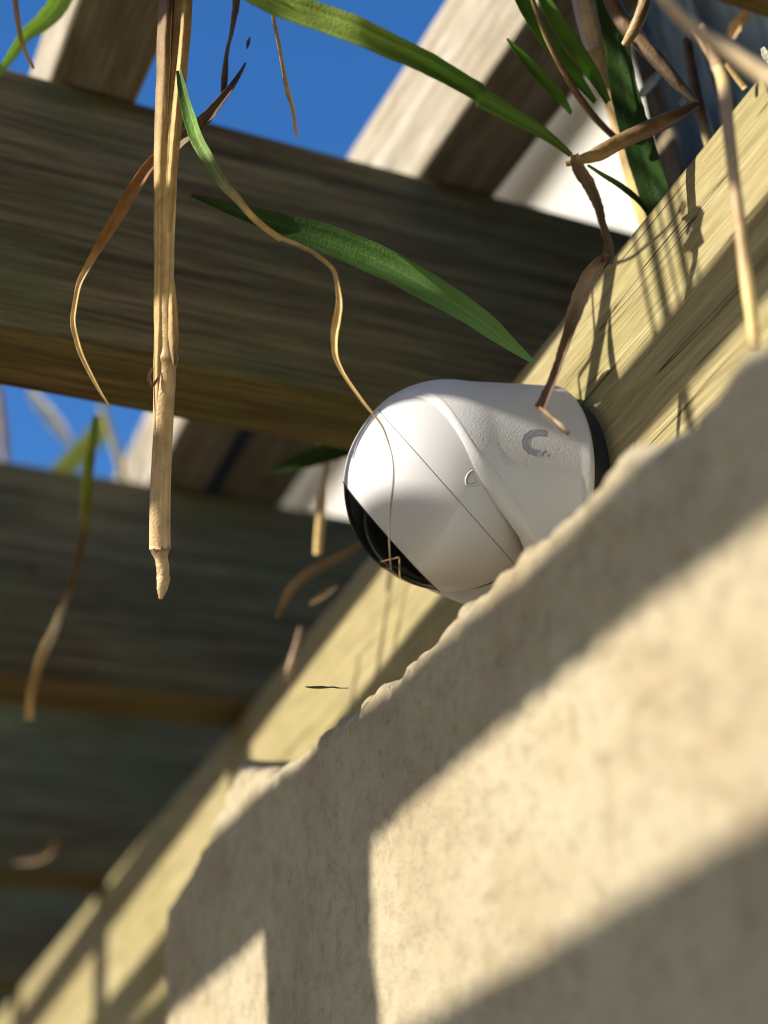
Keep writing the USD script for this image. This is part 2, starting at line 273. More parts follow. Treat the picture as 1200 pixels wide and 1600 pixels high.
obj('window_trim', revolve([(rt * math.cos(t) * s_, rt * math.sin(t) * s_) for t, s_ in ((cap + .003, .985), (cap + .003, 1), (cap - .010, 1), (cap - .010, .985))], AX, BC, 128), 'black_rubber', win, 40)
# housing: a flared collar about the wall axis, cut off along an S-shaped rim
CY, CZ = BC[1], BC[2]
XBACK = XP - .0082
def xrim(t):                # t = angle from the top
    a = np.degrees(np.abs((t + np.pi) % (2 * np.pi) - np.pi)); return PchipInterpolator([0, 34, 52, 72, 89, 105, 116, 126, 141, 160, 180], [.2062, .2085, .2125, .2158, .2194, .2254, .2338, .2408, .2506, .2600, .2635])(a)
def rout(x): return np.where(x < BC[0], np.sqrt(np.maximum(BR ** 2 - (x - BC[0]) ** 2, 1e-8)) + .0015, BR + .0015 + .14 * np.maximum(0, x - BC[0]))
nt = 240; th = np.linspace(0, 2 * np.pi, nt, endpoint=False)
prof_n = 40
V = []; secs = []
xr = xrim(th)
def ring(x, r): return np.stack([x, CY - r * np.sin(th), CZ + r * np.cos(th)], -1)
full = np.ones(nt)
back_r = rout(XBACK)
outer = [ring(full * XBACK, full * (back_r - .006)), ring(full * XBACK, full * (back_r - .0030))]
for a in np.linspace(0, 1, 6)[1:]:
    ang = a * math.pi / 2; outer.append(ring(full * (XBACK - .0035 * (1 - math.cos(ang))), full * (back_r - .003 + .003 * math.sin(ang))))
x1 = XBACK - .0035
for s_ in np.linspace(0, 1, 24)[1:]:
    x = x1 + (xr - x1) * s_; outer.append(ring(x, rout(x)))
a_ = np.degrees(np.minimum(th, 2 * np.pi - th))
xin = PchipInterpolator([0, 37, 51, 69, 85, 103, 115, 127, 139, 146, 180], [.1995, .2035, .2080, .2122, .2157, .2207, .2247, .2318, .2415, .2470, .2600])(a_)
rin = np.where(xin < BC[0], np.sqrt(np.maximum(BR ** 2 - (xin - BC[0]) ** 2, 1e-8)), BR) + .0005
ro = rout(xr)
shell = (np.vstack([o for o in outer]), quads(grid_faces(len(outer), nt, True)))
_k = np.where(np.sin(th) > 0, np.clip((a_ - 148) / 14, 0, 1), np.clip((a_ - 95) / 20, 0, 1)); _k = _k * _k * (3 - 2 * _k)
rin = rin * (1 - _k) + _k * (np.sqrt(np.maximum(BR ** 2 - (xin - BC[0]) ** 2, 1e-8)) + .0008)
lip = [ring(xr, ro - .00001)]
for s_ in (.06, .15, .5, .88, .96, 1.0):
    b_ = .0007 * math.sin(math.pi * s_); lip.append(ring(xr + (xin - xr) * s_, ro + (rin - ro) * s_ + b_))
lip.append(ring(xin + .0012, rin - .0007)); lip.append(ring(xin + .006, rin - .0010)); lip.append(ring(full * (XBACK - .001), full * (BR - .001))); lip.append(ring(full * (XBACK - .0005), full * .012))
lipm = (np.vstack(lip), quads(grid_faces(len(lip), nt, True)))
def orient(m_):
    t = trimesh.Trimesh(*m_, process=False); c = t.triangles_center - np.array([0, CY, CZ]); c[:, 0] = 0
    return m_ if np.einsum('ij,ij->i', t.face_normals, c).sum() > 0 else (m_[0], m_[1][:, ::-1])
housing = obj('housing', orient(shell), 'white_shell', secam, 35)
obj('rim_lip', orient(lipm), 'white_lip', housing, 35)
# printed mark on the housing, mapped from its outline onto the shell
def on_shell(x, y, lift=.00012):
    ray = at(x, y, 1.0) - EYE; s_ = np.linspace(.45, .65, 8001); Q = EYE + ray * s_[:, None]
    g = np.hypot(Q[:, 1] - CY, Q[:, 2] - CZ) - rout(Q[:, 0]); i = np.argmax(g < 0); p_ = Q[i]
    nrm = np.array([0, p_[1] - CY, p_[2] - CZ]); return p_ + nrm / np.linalg.norm(nrm) * lift
def decal(polys):
    from shapely.ops import triangulate
    V, F = [], []
    for pg in polys:
        tris = trimesh.creation.triangulate_polygon(pg, engine='earcut')
        v2, f2 = trimesh.remesh.subdivide_to_size(np.c_[tris[0], np.zeros(len(tris[0]))], tris[1], 2.5)
        F.append(f2 + sum(map(len, V))); V.append(np.array([on_shell(x, y) for x, y, _ in v2]))
    V, F = np.vstack(V), np.vstack(F); t = trimesh.Trimesh(V, F, process=False)
    out = (t.triangles_center - np.array([0, CY, CZ])) * [0, 1, 1]
    bad = np.einsum('ij,ij->i', t.face_normals, out) < 0; F[bad] = F[bad][:, ::-1]
    return V, F
mark = LineString([(853, 677), (842, 675.5), (831, 676.5), (823, 681.5), (819.5, 690), (821.5, 699), (828, 705.5), (839, 707.8)]).buffer(4.6, cap_style=2, join_style=1)
sq = lambda x, y, s_=3.8: Polygon([(x - s_ / 2, y - s_ / 2), (x + s_ / 2, y - s_ / 2), (x + s_ / 2, y + s_ / 2), (x - s_ / 2, y + s_ / 2)])
obj('printed_mark', decal([mark, sq(842.6, 704.6), sq(847.4, 711.5), sq(848.2, 708.0, 3.2), sq(852.5, 706.0, 4.2), sq(857.4, 711.8, 3.4)]), 'grey_print', housing, True)
# small leaf-shaped grip mark moulded on the eyeball beside the rim
def on_ball(x, y, lift=0.0):
    ray = at(x, y, 1.0) - EYE; ray = ray / np.linalg.norm(ray); oc = EYE - BC; b = ray @ oc; D = b * b - (oc @ oc - (BR + lift) ** 2)
    return EYE + ray * (-b - math.sqrt(max(D, 0)))
tri = [(738, 735), (731, 741), (727.5, 751), (729, 757), (736, 758), (746, 756)]
def tube_mesh(pts, rad, n=10, closed=False):
    pts = np.asarray(pts, float); rad = np.broadcast_to(np.asarray(rad, float), len(pts)); t = np.gradient(pts, axis=0); t /= np.linalg.norm(t, axis=1, keepdims=True)
    u = np.cross(t[0], (.3, .5, .81)); u /= np.linalg.norm(u); rings = []
    a = np.linspace(0, 2 * np.pi, n, endpoint=False)
    for i in range(len(pts)):
        u = u - t[i] * (u @ t[i]); u /= np.linalg.norm(u); w_ = np.cross(t[i], u)
        rings.append(pts[i] + rad[i] * (np.cos(a)[:, None] * u + np.sin(a)[:, None] * w_))
    V = np.vstack(rings + [pts[:1], pts[-1:]]); f = quads(grid_faces(len(pts), n, True)); c0, c1 = len(V) - 2, len(V) - 1; l = (len(pts) - 1) * n
    caps = [(c0, (i + 1) % n, i) for i in range(n)] + [(c1, l + i, l + (i + 1) % n) for i in range(n)]
    f = np.vstack([f, caps]); tm = trimesh.Trimesh(V, f, process=False)
    return (V, f[:, ::-1]) if tm.volume < 0 else (V, f)
def spline(P, n):
    P = np.asarray(P, float); from_ = np.concatenate([[0], np.cumsum(np.linalg.norm(np.diff(P[:, :3], axis=0), axis=1))]); from_ /= from_[-1]
    from scipy.interpolate import PchipInterpolator
    return PchipInterpolator(from_, P)(np.linspace(0, 1, n))
obj('grip_mark', tube_mesh([on_ball(x, y, .0001) for x, y in spline(tri, 30)[:, :2]], .00028, 8), 'white_ball', ball, True)
pts_ = spline(np.array([(736, 743), (732.5, 752), (742, 753.5)]), 3)
obj('grip_mark', (np.array([on_ball(x, y, .0004) for x, y in ((737, 739), (730, 751), (733, 755.5), (744, 754))]), np.array([(0, 1, 2), (0, 2, 3)])), 'white_ball', ball, False)

# ------------------------------------------------------------------ reeds, leaves and dry stems
def path3(pts):             # (x, y, depth) photo points -> world
    return np.array([at(*p_) for p_ in pts])
def lerp_colors(stops, t):
    a = np.array([s_[0] for s_ in stops]); c = np.array([s_[1] for s_ in stops], float); return np.stack([np.interp(t, a, c[:, k_]) for k_ in range(3)], -1)
GREEN, DKGREEN, LIME = (.20, .38, .085), (.05, .115, .03), (.42, .58, .15)
STRAW, TAN, BROWN, RUST, GREYB = (.68, .50, .22), (.42, .29, .14), (.20, .125, .075), (.42, .21, .07), (.26, .19, .14)
def blade(name, parent, pts, widths, colors, material='green_leaf', n=70, fold=.25, twist=0.0, rough=.06, seed=0, thick=.00022, stripes=0.0, label=None, sunny=0.0):
    """A grass blade: pts (x, y, depth), widths in photo pixels along it, fold = depth of its keel, twist in radians (one value or along it)."""
    S = spline(np.c_[path3(pts), [p_[2] for p_ in pts]], n); C, dep = S[:, :3], S[:, 3]; u_ = np.linspace(0, 1, n)
    wpx = np.interp(u_, np.linspace(0, 1, len(widths)), widths); wm = np.maximum(wpx, .5) * dep / FPX
    tw = np.interp(u_, np.linspace(0, 1, np.size(twist)), np.atleast_1d(twist))
    T = np.gradient(C, axis=0); T /= np.linalg.norm(T, axis=1, keepdims=True); view = C - EYE; view /= np.linalg.norm(view, axis=1, keepdims=True)
    side = np.cross(T, view); side /= np.linalg.norm(side, axis=1, keepdims=True); nor = np.cross(side, T)
    if sunny:                   # turn the blade's visible face part of the way to the sun
        tw = tw * .3 + sunny * np.sign(np.einsum('ij,j->i', side, SUN)) * np.sign(np.einsum('ij,ij->i', nor, view))
    sd = side * np.cos(tw)[:, None] + nor * np.sin(tw)[:, None]; nr = -side * np.sin(tw)[:, None] + nor * np.cos(tw)[:, None]
    k_ = 15; a = np.linspace(-1, 1, k_)
    e = (meshkit.fbm(np.stack([u_ * 30, u_ * 0, u_ * 0 + seed * 7.7], -1), 3, seed) - .5) * 2 * rough
    e2 = (meshkit.fbm(np.stack([u_ * 30, u_ * 0 + 4, u_ * 0 + seed * 7.7], -1), 3, seed) - .5) * 2 * rough
    half = np.where(a[None] < 0, (1 + e)[:, None], (1 + e2)[:, None]) * a[None] * (wm / 2)[:, None]
    ripple = (meshkit.fbm(np.stack(np.broadcast_arrays(u_[:, None] * 14, a[None] * 1.5, np.full((1, 1), seed * 3.1)), -1), 3, seed + 2) - .5) * (.35 if material == 'dry_leaf' else .12)
    dpt = (fold * (np.abs(a)[None] ** 1.3) + ripple) * (wm / 2)[:, None]
    topv = C[:, None] + half[..., None] * sd[:, None] - dpt[..., None] * nr[:, None]
    bot = topv + nr[:, None] * thick
    ringv = np.concatenate([topv, bot[:, ::-1]], 1); kk = 2 * k_
    V = ringv.reshape(-1, 3); f = quads(grid_faces(n, kk, True))
    cap_ = lambda o, rev: [((o + i, o + i + 1, o + kk - 1 - i - 1) if not rev else (o + i, o + kk - 1 - i - 1, o + i + 1)) for i in range(k_ - 1)] + [((o + i, o + kk - 2 - i, o + kk - 1 - i) if not rev else (o + i, o + kk - 1 - i, o + kk - 2 - i)) for i in range(k_ - 1)]
    f = np.vstack([f, cap_(0, False), cap_((n - 1) * kk, True)]); tm = trimesh.Trimesh(V, f, process=False)
    if tm.volume < 0: f = f[:, ::-1]
    col = lerp_colors(colors, u_)[:, None] * np.ones((1, kk, 1))
    aa = np.concatenate([a, a[::-1]])
    rib = 1 + .22 * np.exp(-(aa / .10) ** 2) + stripes * np.sin(aa * 17 + seed)
    fib = meshkit.fbm(np.stack(np.broadcast_arrays(u_[:, None] * 2.5, aa[None] * (5.5 if material == 'dry_leaf' else 9.0), np.full((1, 1), seed * 2.3)), -1), 3, seed + 4) - .5
    col = np.clip(col * (rib[None] * (1 + (.9 if material == 'dry_leaf' else .8) * fib))[..., None], 0, 1).reshape(-1, 3)
    return obj(name, (V, f), material, parent, colors=col, label=label)
def cane(name, parent, pts, widths, colors, n=90, nodes=(), seed=0, k_=24, bump=.05, label=None, material='cane'):
    """A round stem: widths in photo pixels, nodes = places (0..1) where it swells in a ring."""
    S = spline(np.c_[path3(pts), [p_[2] for p_ in pts]], n); C, dep = S[:, :3], S[:, 3]; u_ = np.linspace(0, 1, n)
    r_ = np.interp(u_, np.linspace(0, 1, len(widths)), widths) / 2 * dep / FPX
    for q_ in nodes: r_ = r_ * (1 + .22 * np.exp(-((u_ - q_) / .008) ** 2) - .05 * np.exp(-((u_ - q_ - .02) / .012) ** 2))
    V, f = tube_mesh(C, r_, k_)
    body = V[:n * k_].reshape(n, k_, 3); ang = np.arange(k_) / k_ * 2 * np.pi
    nz = meshkit.fbm(np.stack(np.broadcast_arrays(u_[:, None] * 10, np.cos(ang)[None] * 2.2, np.sin(ang)[None] * 2.2 + seed * 5.1), -1), 3, seed) - .5
    body = C[:, None] + (body - C[:, None]) * (1 + 2 * bump * nz)[..., None]
    V[:n * k_] = body.reshape(-1, 3)
    col = lerp_colors(colors, u_)[:, None] * (1 + .5 * nz + .9 * (meshkit.fbm(np.stack(np.broadcast_arrays(u_[:, None] * 2, np.cos(ang)[None] * 6, np.sin(ang)[None] * 6 + seed * 3.3), -1), 3, seed + 6) - .5))[..., None]
    for q_ in nodes: col = col * (1 - .55 * np.exp(-((u_ - q_ - .006) / .004) ** 2))[:, None, None]
    col = np.vstack([col.reshape(-1, 3), col[0, :1], col[-1, :1]])
    return obj(name, (V, f), material, parent, colors=np.clip(col, 0, 1), label=label)
def plant_thing(name, label, cat, p_, group=None): return thing(name, label, cat, at(*p_), group)

# the long dead reed hanging at the left
t = plant_thing('hanging_reed', 'long straw coloured dead reed hanging straight down in front of the left beam', 'reed', (272, -40, 0.5480))
cane('stem', t, [(282, -60, 0.5480), (276, 60, 0.5480), (266, 250, 0.5480), (260, 420, 0.5480), (263, 560, 0.5480), (257, 640, 0.5480), (250, 780, 0.5480), (250, 858, 0.5480)], [20, 20, 22, 23, 24, 24, 26, 30, 32, 33], [(0, TAN), (.4, STRAW), (.66, TAN), (.8, TAN), (1, (.50, .35, .19))], n=160, nodes=(.675,), seed=1, k_=28, bump=.04)
cane('broken_tip', t, [(250, 856, 0.5480), (253, 880, 0.5480), (255, 905, 0.5480), (253, 922, 0.5480), (251, 935, 0.5490)], [34, 20, 20, 21, 17, 6], [(0, BROWN), (.3, (.55, .38, .2)), (1, (.6, .45, .28))], n=40, seed=2, k_=16, bump=.25)
blade('sheath', t, [(262, -60, 0.5450), (256, 100, 0.5450), (250, 240, 0.5450), (249, 400, 0.5455), (246, 560, 0.5455), (244, 700, 0.5460), (241, 800, 0.5470)], [42, 36, 30, 28, 22, 18, 10], [(0, BROWN), (.25, TAN), (.45, STRAW), (1, (.6, .44, .22))], 'dry_leaf', 110, fold=-.75, seed=3, twist=[.1, .0, .0, .1], sunny=.4)
blade('sheath', t, [(290, -60, 0.5430), (285, 60, 0.5430), (276, 160, 0.5430), (268, 250, 0.5440), (262, 340, 0.5450), (259, 420, 0.5460)], [20, 20, 19, 18, 15, 8], [(0, TAN), (.4, STRAW), (1, STRAW)], 'dry_leaf', 90, fold=-.75, seed=4, twist=[-.1, -.0, -.1], sunny=.4)
blade('sheath', t, [(274, -60, 0.5470), (272, 80, 0.5470), (266, 200, 0.5475), (262, 330, 0.5480)], [26, 24, 18, 9], [(0, (.17, .10, .055)), (.6, BROWN), (1, TAN)], 'dry_leaf', 70, fold=.5, seed=5, twist=[.8, .5])
blade('sheath', t, [(268, 440, 0.5440), (269, 500, 0.5430), (270, 545, 0.5430), (272, 570, 0.5430)], [8, 15, 18, 6], [(0, STRAW), (.8, TAN), (1, BROWN)], 'dry_leaf', 40, fold=-.7, seed=6, sunny=.3)
blade('husk', t, [(239, 575, 0.5450), (233, 590, 0.5440), (237, 602, 0.5440), (247, 590, 0.5450)], [3, 6, 6, 3], [(0, TAN), (1, BROWN)], 'dry_leaf', 24, fold=.5, seed=7)
blade('dry_leaf', t, [(384, 98, 0.5680), (366, 130, 0.5630), (342, 162, 0.5580), (318, 190, 0.5530), (288, 215, 0.5530), (262, 238, 0.5580), (236, 258, 0.5530), (212, 294, 0.5480), (188, 335, 0.5480), (164, 372, 0.5480), (140, 412, 0.5460), (122, 452, 0.5440), (115, 492, 0.5430), (122, 538, 0.5430), (146, 592, 0.5430), (172, 636, 0.5430)],
      [3, 9, 14, 20, 20, 18, 18, 22, 20, 15, 11, 8, 9, 8, 6, 3], [(0, BROWN), (.25, GREYB), (.42, RUST), (.6, RUST), (.68, STRAW), (1, STRAW)], 'dry_leaf', 150, fold=.5, seed=8, twist=[.5, .2, .7, .2, .3, .9, .3, .8, .2], sunny=.5, label='rusty orange dry leaf that curls out to the left of the stem')
blade('dry_leaf', t, [(362, -40, 0.5680), (366, 12, 0.5680), (360, 52, 0.5680), (354, 78, 0.5680), (350, 118, 0.5660), (348, 160, 0.5630)], [16, 15, 10, 8, 12, 6], [(0, GREYB), (1, BROWN)], 'dry_leaf', 50, fold=.5, seed=9, twist=[.5, 1.0, .2])
blade('dry_leaf', t, [(391, 58, 0.5680), (388, 66, 0.5680), (386, 76, 0.5680)], [2, 6, 2], [(0, GREYB), (1, BROWN)], 'dry_leaf', 14, fold=.4, seed=10)
blade('curling_leaf', t, [(280, 110, .543), (296, 175, .540), (310, 218, .536), (330, 254, .532), (352, 288, .527), (378, 318, .521), (402, 345, .52), (436, 371, .52), (470, 386, .52), (500, 402, .52), (520, 420, .52), (528, 448, .52), (530, 482, .52), (524, 515, .52), (524, 550, .519), (540, 588, .518), (562, 620, .516), (584, 648, .513)],
      [10, 17, 22, 22, 21, 19, 16, 11, 10, 10, 8, 7, 9, 14, 10, 6, 5, 4], [(0, DKGREEN), (.15, GREEN), (.3, (.25, .31, .12)), (.42, STRAW), (.6, TAN), (.72, STRAW), (.85, STRAW), (1, TAN)], 'dry_leaf', 170, fold=.55, seed=11, twist=[.3, .0, .5, .2, .8, 1.2, .5, 1.3, .2, .9], sunny=.5, label='green leaf drying to straw that curls down to the camera')
cane('leaf_thread', t, [(582, 646, .513), (596, 664, .512), (606, 688, .511), (614, 720, .510), (615, 750, .510), (611, 790, .510), (608, 830, .510), (609, 862, .509), (611, 890, .508)], [4.0, 3.2, 2.6, 2.6, 2.8, 2.6, 2.4, 2.2, 1.5], [(0, TAN), (.3, BROWN), (1, BROWN)], n=80, seed=12, k_=8, label='hair thin dry leaf tip hanging across the white camera')
cane('leaf_thread', t, [(594, 878, .509), (610, 874, .509), (623, 871, .509), (624, 888, .509), (625, 906, .509)], [1.4, 1.8, 2.0, 1.8, 1.2], [(0, TAN), (1, TAN)], n=30, seed=13, k_=8)

def leaf_thing(name, label, cat, *a, group=None, **k):
    pts = a[0]; th_ = plant_thing(name, label, cat, pts[0], group); blade('blade', th_, *a, **k); return th_
def stem_thing(name, label, cat, *a, group=None, **k):
    pts = a[0]; th_ = plant_thing(name, label, cat, pts[0], group); cane('stem', th_, *a, **k); return th_
leaf_thing('green_reed', 'long bright green blade arching over the blue sky at the top', 'reed leaf', [(340, -40, .50), (420, 4, .50), (500, 32, .50), (570, 58, .50), (650, 94, .505), (720, 132, .51), (790, 172, .515), (850, 208, .52), (892, 242, .525)],
           [30, 42, 50, 50, 44, 38, 32, 22, 8], [(0, LIME), (.4, LIME), (.6, GREEN), (1, (.14, .25, .05))], n=110, fold=.35, seed=20, twist=[.2, .3, .5, .4], sunny=.5, rough=.05, stripes=.05)
leaf_thing('green_reed', 'broad dark green blade hanging in shade before the crossbeam', 'reed leaf', [(296, 304, .552), (360, 326, .552), (440, 352, .552), (520, 378, .551), (600, 412, .55), (680, 456, .548), (750, 500, .545), (800, 540, .543), (834, 566, .542)],
           [4, 22, 36, 46, 48, 46, 40, 30, 6], [(0, DKGREEN), (.3, DKGREEN), (.5, (.12, .25, .07)), (1, (.22, .40, .13))], n=100, fold=.3, seed=21, twist=[.3, .1, .1], rough=.05, stripes=.05)
leaf_thing('green_reed', 'small lime green leaf in the top left corner', 'reed leaf', [(112, -60, .62), (92, 2, .62), (66, 34, .62), (40, 54, .62), (18, 86, .62), (-14, 130, .62)], [30, 36, 30, 20, 14, 8], [(0, LIME), (1, LIME)], n=50, fold=.3, seed=22, twist=[.2, .3])
stem_thing('dry_reed', 'thin brown dry stem before the top left corner leaf', 'dry stem', [(22, -40, .50), (26, 20, .50), (34, 64, .50), (52, 106, .505)], [11, 9, 8, 5], [(0, BROWN), (1, TAN)], n=40, seed=23)
stem_thing('dry_reed', 'thread thin grey stem hanging before the blue sky', 'dry stem', [(418, -40, .51), (426, 20, .52), (438, 82, .535), (449, 140, .56), (459, 180, .59), (464, 214, .60)], [6, 6, 6, 8, 7, 5], [(0, GREYB), (1, STRAW)], n=50, seed=24)

# reeds at the right, behind and before the beam
t = plant_thing('standing_reed', 'thick pale reed cane rising behind the beam at the upper right', 'reed', (1012, 340, .60))
cane('stem', t, [(1024, 380, .60), (1002, 310, .60), (978, 220, .60), (956, 140, .60), (934, 74, .60), (918, 10, .60), (905, -60, .60)], [30, 32, 32, 34, 40, 42, 42], [(0, STRAW), (.2, STRAW), (.3, TAN), (.6, TAN), (.72, (.66, .5, .3)), (1, STRAW)], n=100, nodes=(.685,), seed=30, k_=28)
blade('leaf', t, [(1042, 360, .585), (1018, 280, .585), (997, 210, .583), (978, 140, .58), (966, 70, .578), (950, 0, .577), (942, -50, .577)], [44, 50, 52, 50, 44, 38, 34], [(0, DKGREEN), (.5, (.03, .08, .015)), (1, (.06, .13, .025))], n=80, fold=.3, seed=31, twist=[.3, .5, .4], stripes=.06)
blade('leaf', t, [(796, -40, .57), (826, 20, .57), (860, 70, .572), (890, 110, .574), (930, 160, .58)], [16, 24, 26, 22, 8], [(0, (.13, .27, .05)), (1, GREEN)], n=60, fold=.35, seed=32, twist=[.3, .5], stripes=.05)
blade('leaf', t, [(832, -40, .56), (862, 20, .56), (892, 66, .565), (920, 108, .57), (950, 160, .58)], [14, 22, 26, 22, 10], [(0, (.15, .30, .06)), (1, GREEN)], n=60, fold=.35, seed=33, twist=[.2, .4], stripes=.05)
blade('leaf', t, [(792, 60, .57), (812, 84, .57), (846, 122, .572), (872, 150, .574), (892, 178, .578)], [3, 16, 20, 18, 6], [(0, (.13, .28, .05)), (1, GREEN)], n=50, fold=.35, seed=34, twist=[.3, .5])
blade('leaf', t, [(918, 258, .57), (950, 278, .57), (990, 306, .575), (1010, 330, .58)], [4, 8, 10, 6], [(0, GREEN), (1, DKGREEN)], n=40, fold=.3, seed=35)
cane('side_stem', t, [(824, -30, .565), (846, 40, .567), (880, 110, .572), (920, 172, .58), (960, 214, .588)], [7, 8, 10, 12, 10], [(0, TAN), (.5, BROWN), (1, BROWN)], n=60, seed=36)
stem_thing('dry_reed', 'brown dry stem slanting down across the fence boards toward the reed', 'dry stem', [(950, -20, .575), (972, 32, .575), (1006, 70, .573), (1040, 108, .572), (1068, 140, .572), (1090, 160, .572)], [24, 26, 26, 25, 20, 8], [(0, BROWN), (1, GREYB)], n=60, seed=37, bump=.12)
stem_thing('dry_reed', 'short upright brown stem crossing before the dark slanting one', 'dry stem', [(1012, -20, .558), (1000, 26, .558), (984, 58, .56), (976, 70, .562)], [22, 20, 20, 12], [(0, BROWN), (1, TAN)], n=30, seed=38, bump=.12)
t = plant_thing('dead_reed', 'horizontal brown dead stem with a withered leaf dangling over the camera', 'dry stem', (1088, 166, .535))
cane('stem', t, [(1090, 164, .54), (1050, 184, .535), (1008, 204, .53), (960, 226, .525), (920, 246, .52), (884, 256, .52)], [12, 24, 26, 24, 24, 8], [(0, BROWN), (.5, (.16, .10, .06)), (1, TAN)], n=70, seed=39, bump=.2)
blade('withered_leaf', t, [(896, 242, .518), (900, 262, .516), (912, 286, .515), (926, 316, .515), (938, 356, .516), (946, 390, .517), (944, 412, .517)], [12, 22, 24, 20, 16, 18, 22], [(0, (.5, .38, .25)), (.25, GREYB), (.6, (.15, .10, .075)), (1, GREYB)], 'dry_leaf', 70, fold=.9, seed=40, twist=[.2, .6, 1.0, .4], rough=.15)
blade('withered_leaf', t, [(950, 398, .517), (934, 420, .516), (920, 446, .514), (906, 478, .512), (894, 510, .510), (880, 550, .508), (866, 590, .506), (856, 616, .504), (846, 640, .502)], [10, 26, 28, 26, 20, 16, 14, 15, 19], [(0, TAN), (.2, (.42, .32, .22)), (.5, BROWN), (1, (.15, .10, .07))], 'dry_leaf', 90, fold=.9, seed=41, twist=[.3, .2, .6, .9, .3], sunny=.5, rough=.18)
blade('curled_tip', t, [(841, 637, .502), (850, 646, .500), (860, 656, .499), (874, 668, .497), (889, 678, .496)], [5, 10, 10, 11, 6], [(0, BROWN), (.35, (.5, .36, .24)), (.75, (.45, .33, .22)), (1, (.10, .06, .04))], 'dry_leaf', 40, fold=.9, seed=42, twist=[.2, .7, .3], rough=.15)
t = plant_thing('dangling_reed', 'slender dry stem hanging before the beam on the right, pale at its lower end', 'dry stem', (1120, 60, .46))
cane('stem', t, [(1098, 40, .49), (1118, 96, .48), (1130, 130, .47), (1138, 200, .462), (1146, 270, .456), (1156, 350, .45), (1166, 430, .445), (1174, 490, .442), (1180, 545, .44)], [14, 17, 19, 20, 18, 19, 20, 21, 18], [(0, BROWN), (.12, BROWN), (.2, (.55, .42, .26)), (.26, STRAW), (.3, GREYB), (.75, TAN), (.88, STRAW), (1, STRAW)], n=110, nodes=(.17,), seed=43)
blade('leaf_scrap', t, [(1142, 60, .475), (1156, 38, .475), (1170, 22, .475)], [14, 22, 16], [(0, (.5, .36, .2)), (1, (.55, .4, .2))], 'dry_leaf', 30, fold=.8, seed=44, rough=.3, twist=[.2, .6])
cane('side_stem', t, [(1070, 30, .50), (1094, 64, .495), (1116, 100, .488), (1128, 128, .48)], [9, 9, 10, 8], [(0, TAN), (1, BROWN)], n=30, seed=45)
stem_thing('dry_cane', 'smooth pale cane crossing the top right corner, out of focus', 'reed', [(1016, -30, .40), (1050, 12, .398), (1086, 46, .395), (1130, 76, .39), (1180, 108, .386), (1250, 150, .38)], [18, 20, 22, 25, 28, 30], [(0, TAN), (1, (.5, .39, .25))], n=60, seed=46)
stem_thing('dry_reed', 'brown upright stem before the grey boards, pale at its foot', 'dry stem', [(1074, 60, .60), (1084, 120, .60), (1094, 170, .60), (1104, 206, .60), (1114, 240, .60)], [16, 17, 20, 20, 18], [(0, BROWN), (.6, BROWN), (.8, (.5, .38, .26)), (1, STRAW)], n=40, seed=47)
stem_thing('dry_reed', 'short straw stub leaning on the top of the beam', 'dry stem', [(1134, 98, .50), (1150, 120, .50), (1164, 138, .50)], [8, 9, 9], [(0, TAN), (1, STRAW)], n=20, seed=48)
# blurred reeds farther back
leaf_thing('green_reed', 'very dark green blade tip behind the camera at its left', 'reed leaf', [(420, 738, .70), (460, 724, .70), (510, 708, .70), (560, 694, .70), (620, 676, .70)], [6, 26, 30, 30, 24], [(0, DKGREEN), (1, DKGREEN)], n=40, fold=.3, seed=50)
t = plant_thing('dangling_shoot', 'blurred green shoot dangling at far left, dried brown and pale below', 'reed', (150, 650, .70))
blade('stem', t, [(150, 650, .70), (136, 740, .70), (130, 820, .70), (120, 880, .70), (104, 930, .70), (82, 985, .70), (62, 1030, .70), (48, 1080, .70), (45, 1126, .70)], [10, 16, 20, 18, 12, 14, 20, 16, 14], [(0, (.28, .40, .10)), (.25, (.30, .36, .06)), (.4, BROWN), (.55, BROWN), (.68, (.62, .56, .45)), (.85, TAN), (1, STRAW)], 'dry_leaf', 70, fold=.4, seed=51, twist=[.2, .8, .2])
stem_thing('dry_reed', 'blurred tan stem hanging left of the camera', 'dry stem', [(512, 690, .72), (506, 760, .72), (502, 800, .72), (498, 840, .72), (496, 866, .72)], [7, 9, 13, 14, 12], [(0, TAN), (1, STRAW)], n=30, seed=52)
leaf_thing('withered_reed', 'blurred pale dry leaf curving down left of the camera', 'reed leaf', [(570, 846, .70), (540, 866, .70), (500, 886, .70), (468, 906, .70), (446, 934, .70), (432, 966, .70)], [9, 12, 15, 15, 13, 5], [(0, BROWN), (.5, GREYB), (1, TAN)], 'dry_leaf', 40, fold=.4, seed=53, twist=[.2, .5])
leaf_thing('withered_reed', 'small blurred scrap of pale leaf under the longer curving one', 'reed leaf', [(526, 916, .70), (504, 930, .70), (484, 944, .70)], [5, 11, 4], [(0, GREYB), (1, TAN)], 'dry_leaf', 20, fold=.4, seed=54)
stem_thing('dry_reed', 'blurred reddish stem hanging just above the far lit beam', 'dry stem', [(470, 980, .74), (462, 1010, .74), (452, 1046, .74), (444, 1084, .74)], [7, 8, 11, 7], [(0, BROWN), (.7, (.5, .36, .26)), (1, BROWN)], n=30, seed=55)
leaf_thing('withered_reed', 'blurred curl of pale leaf in the dark lower left', 'reed leaf', [(20, 1348, 1.0), (48, 1346, 1.0), (74, 1334, 1.0), (86, 1314, 1.0)], [5, 9, 12, 9], [(0, GREYB), (1, TAN)], 'dry_leaf', 30, fold=.4, seed=56)
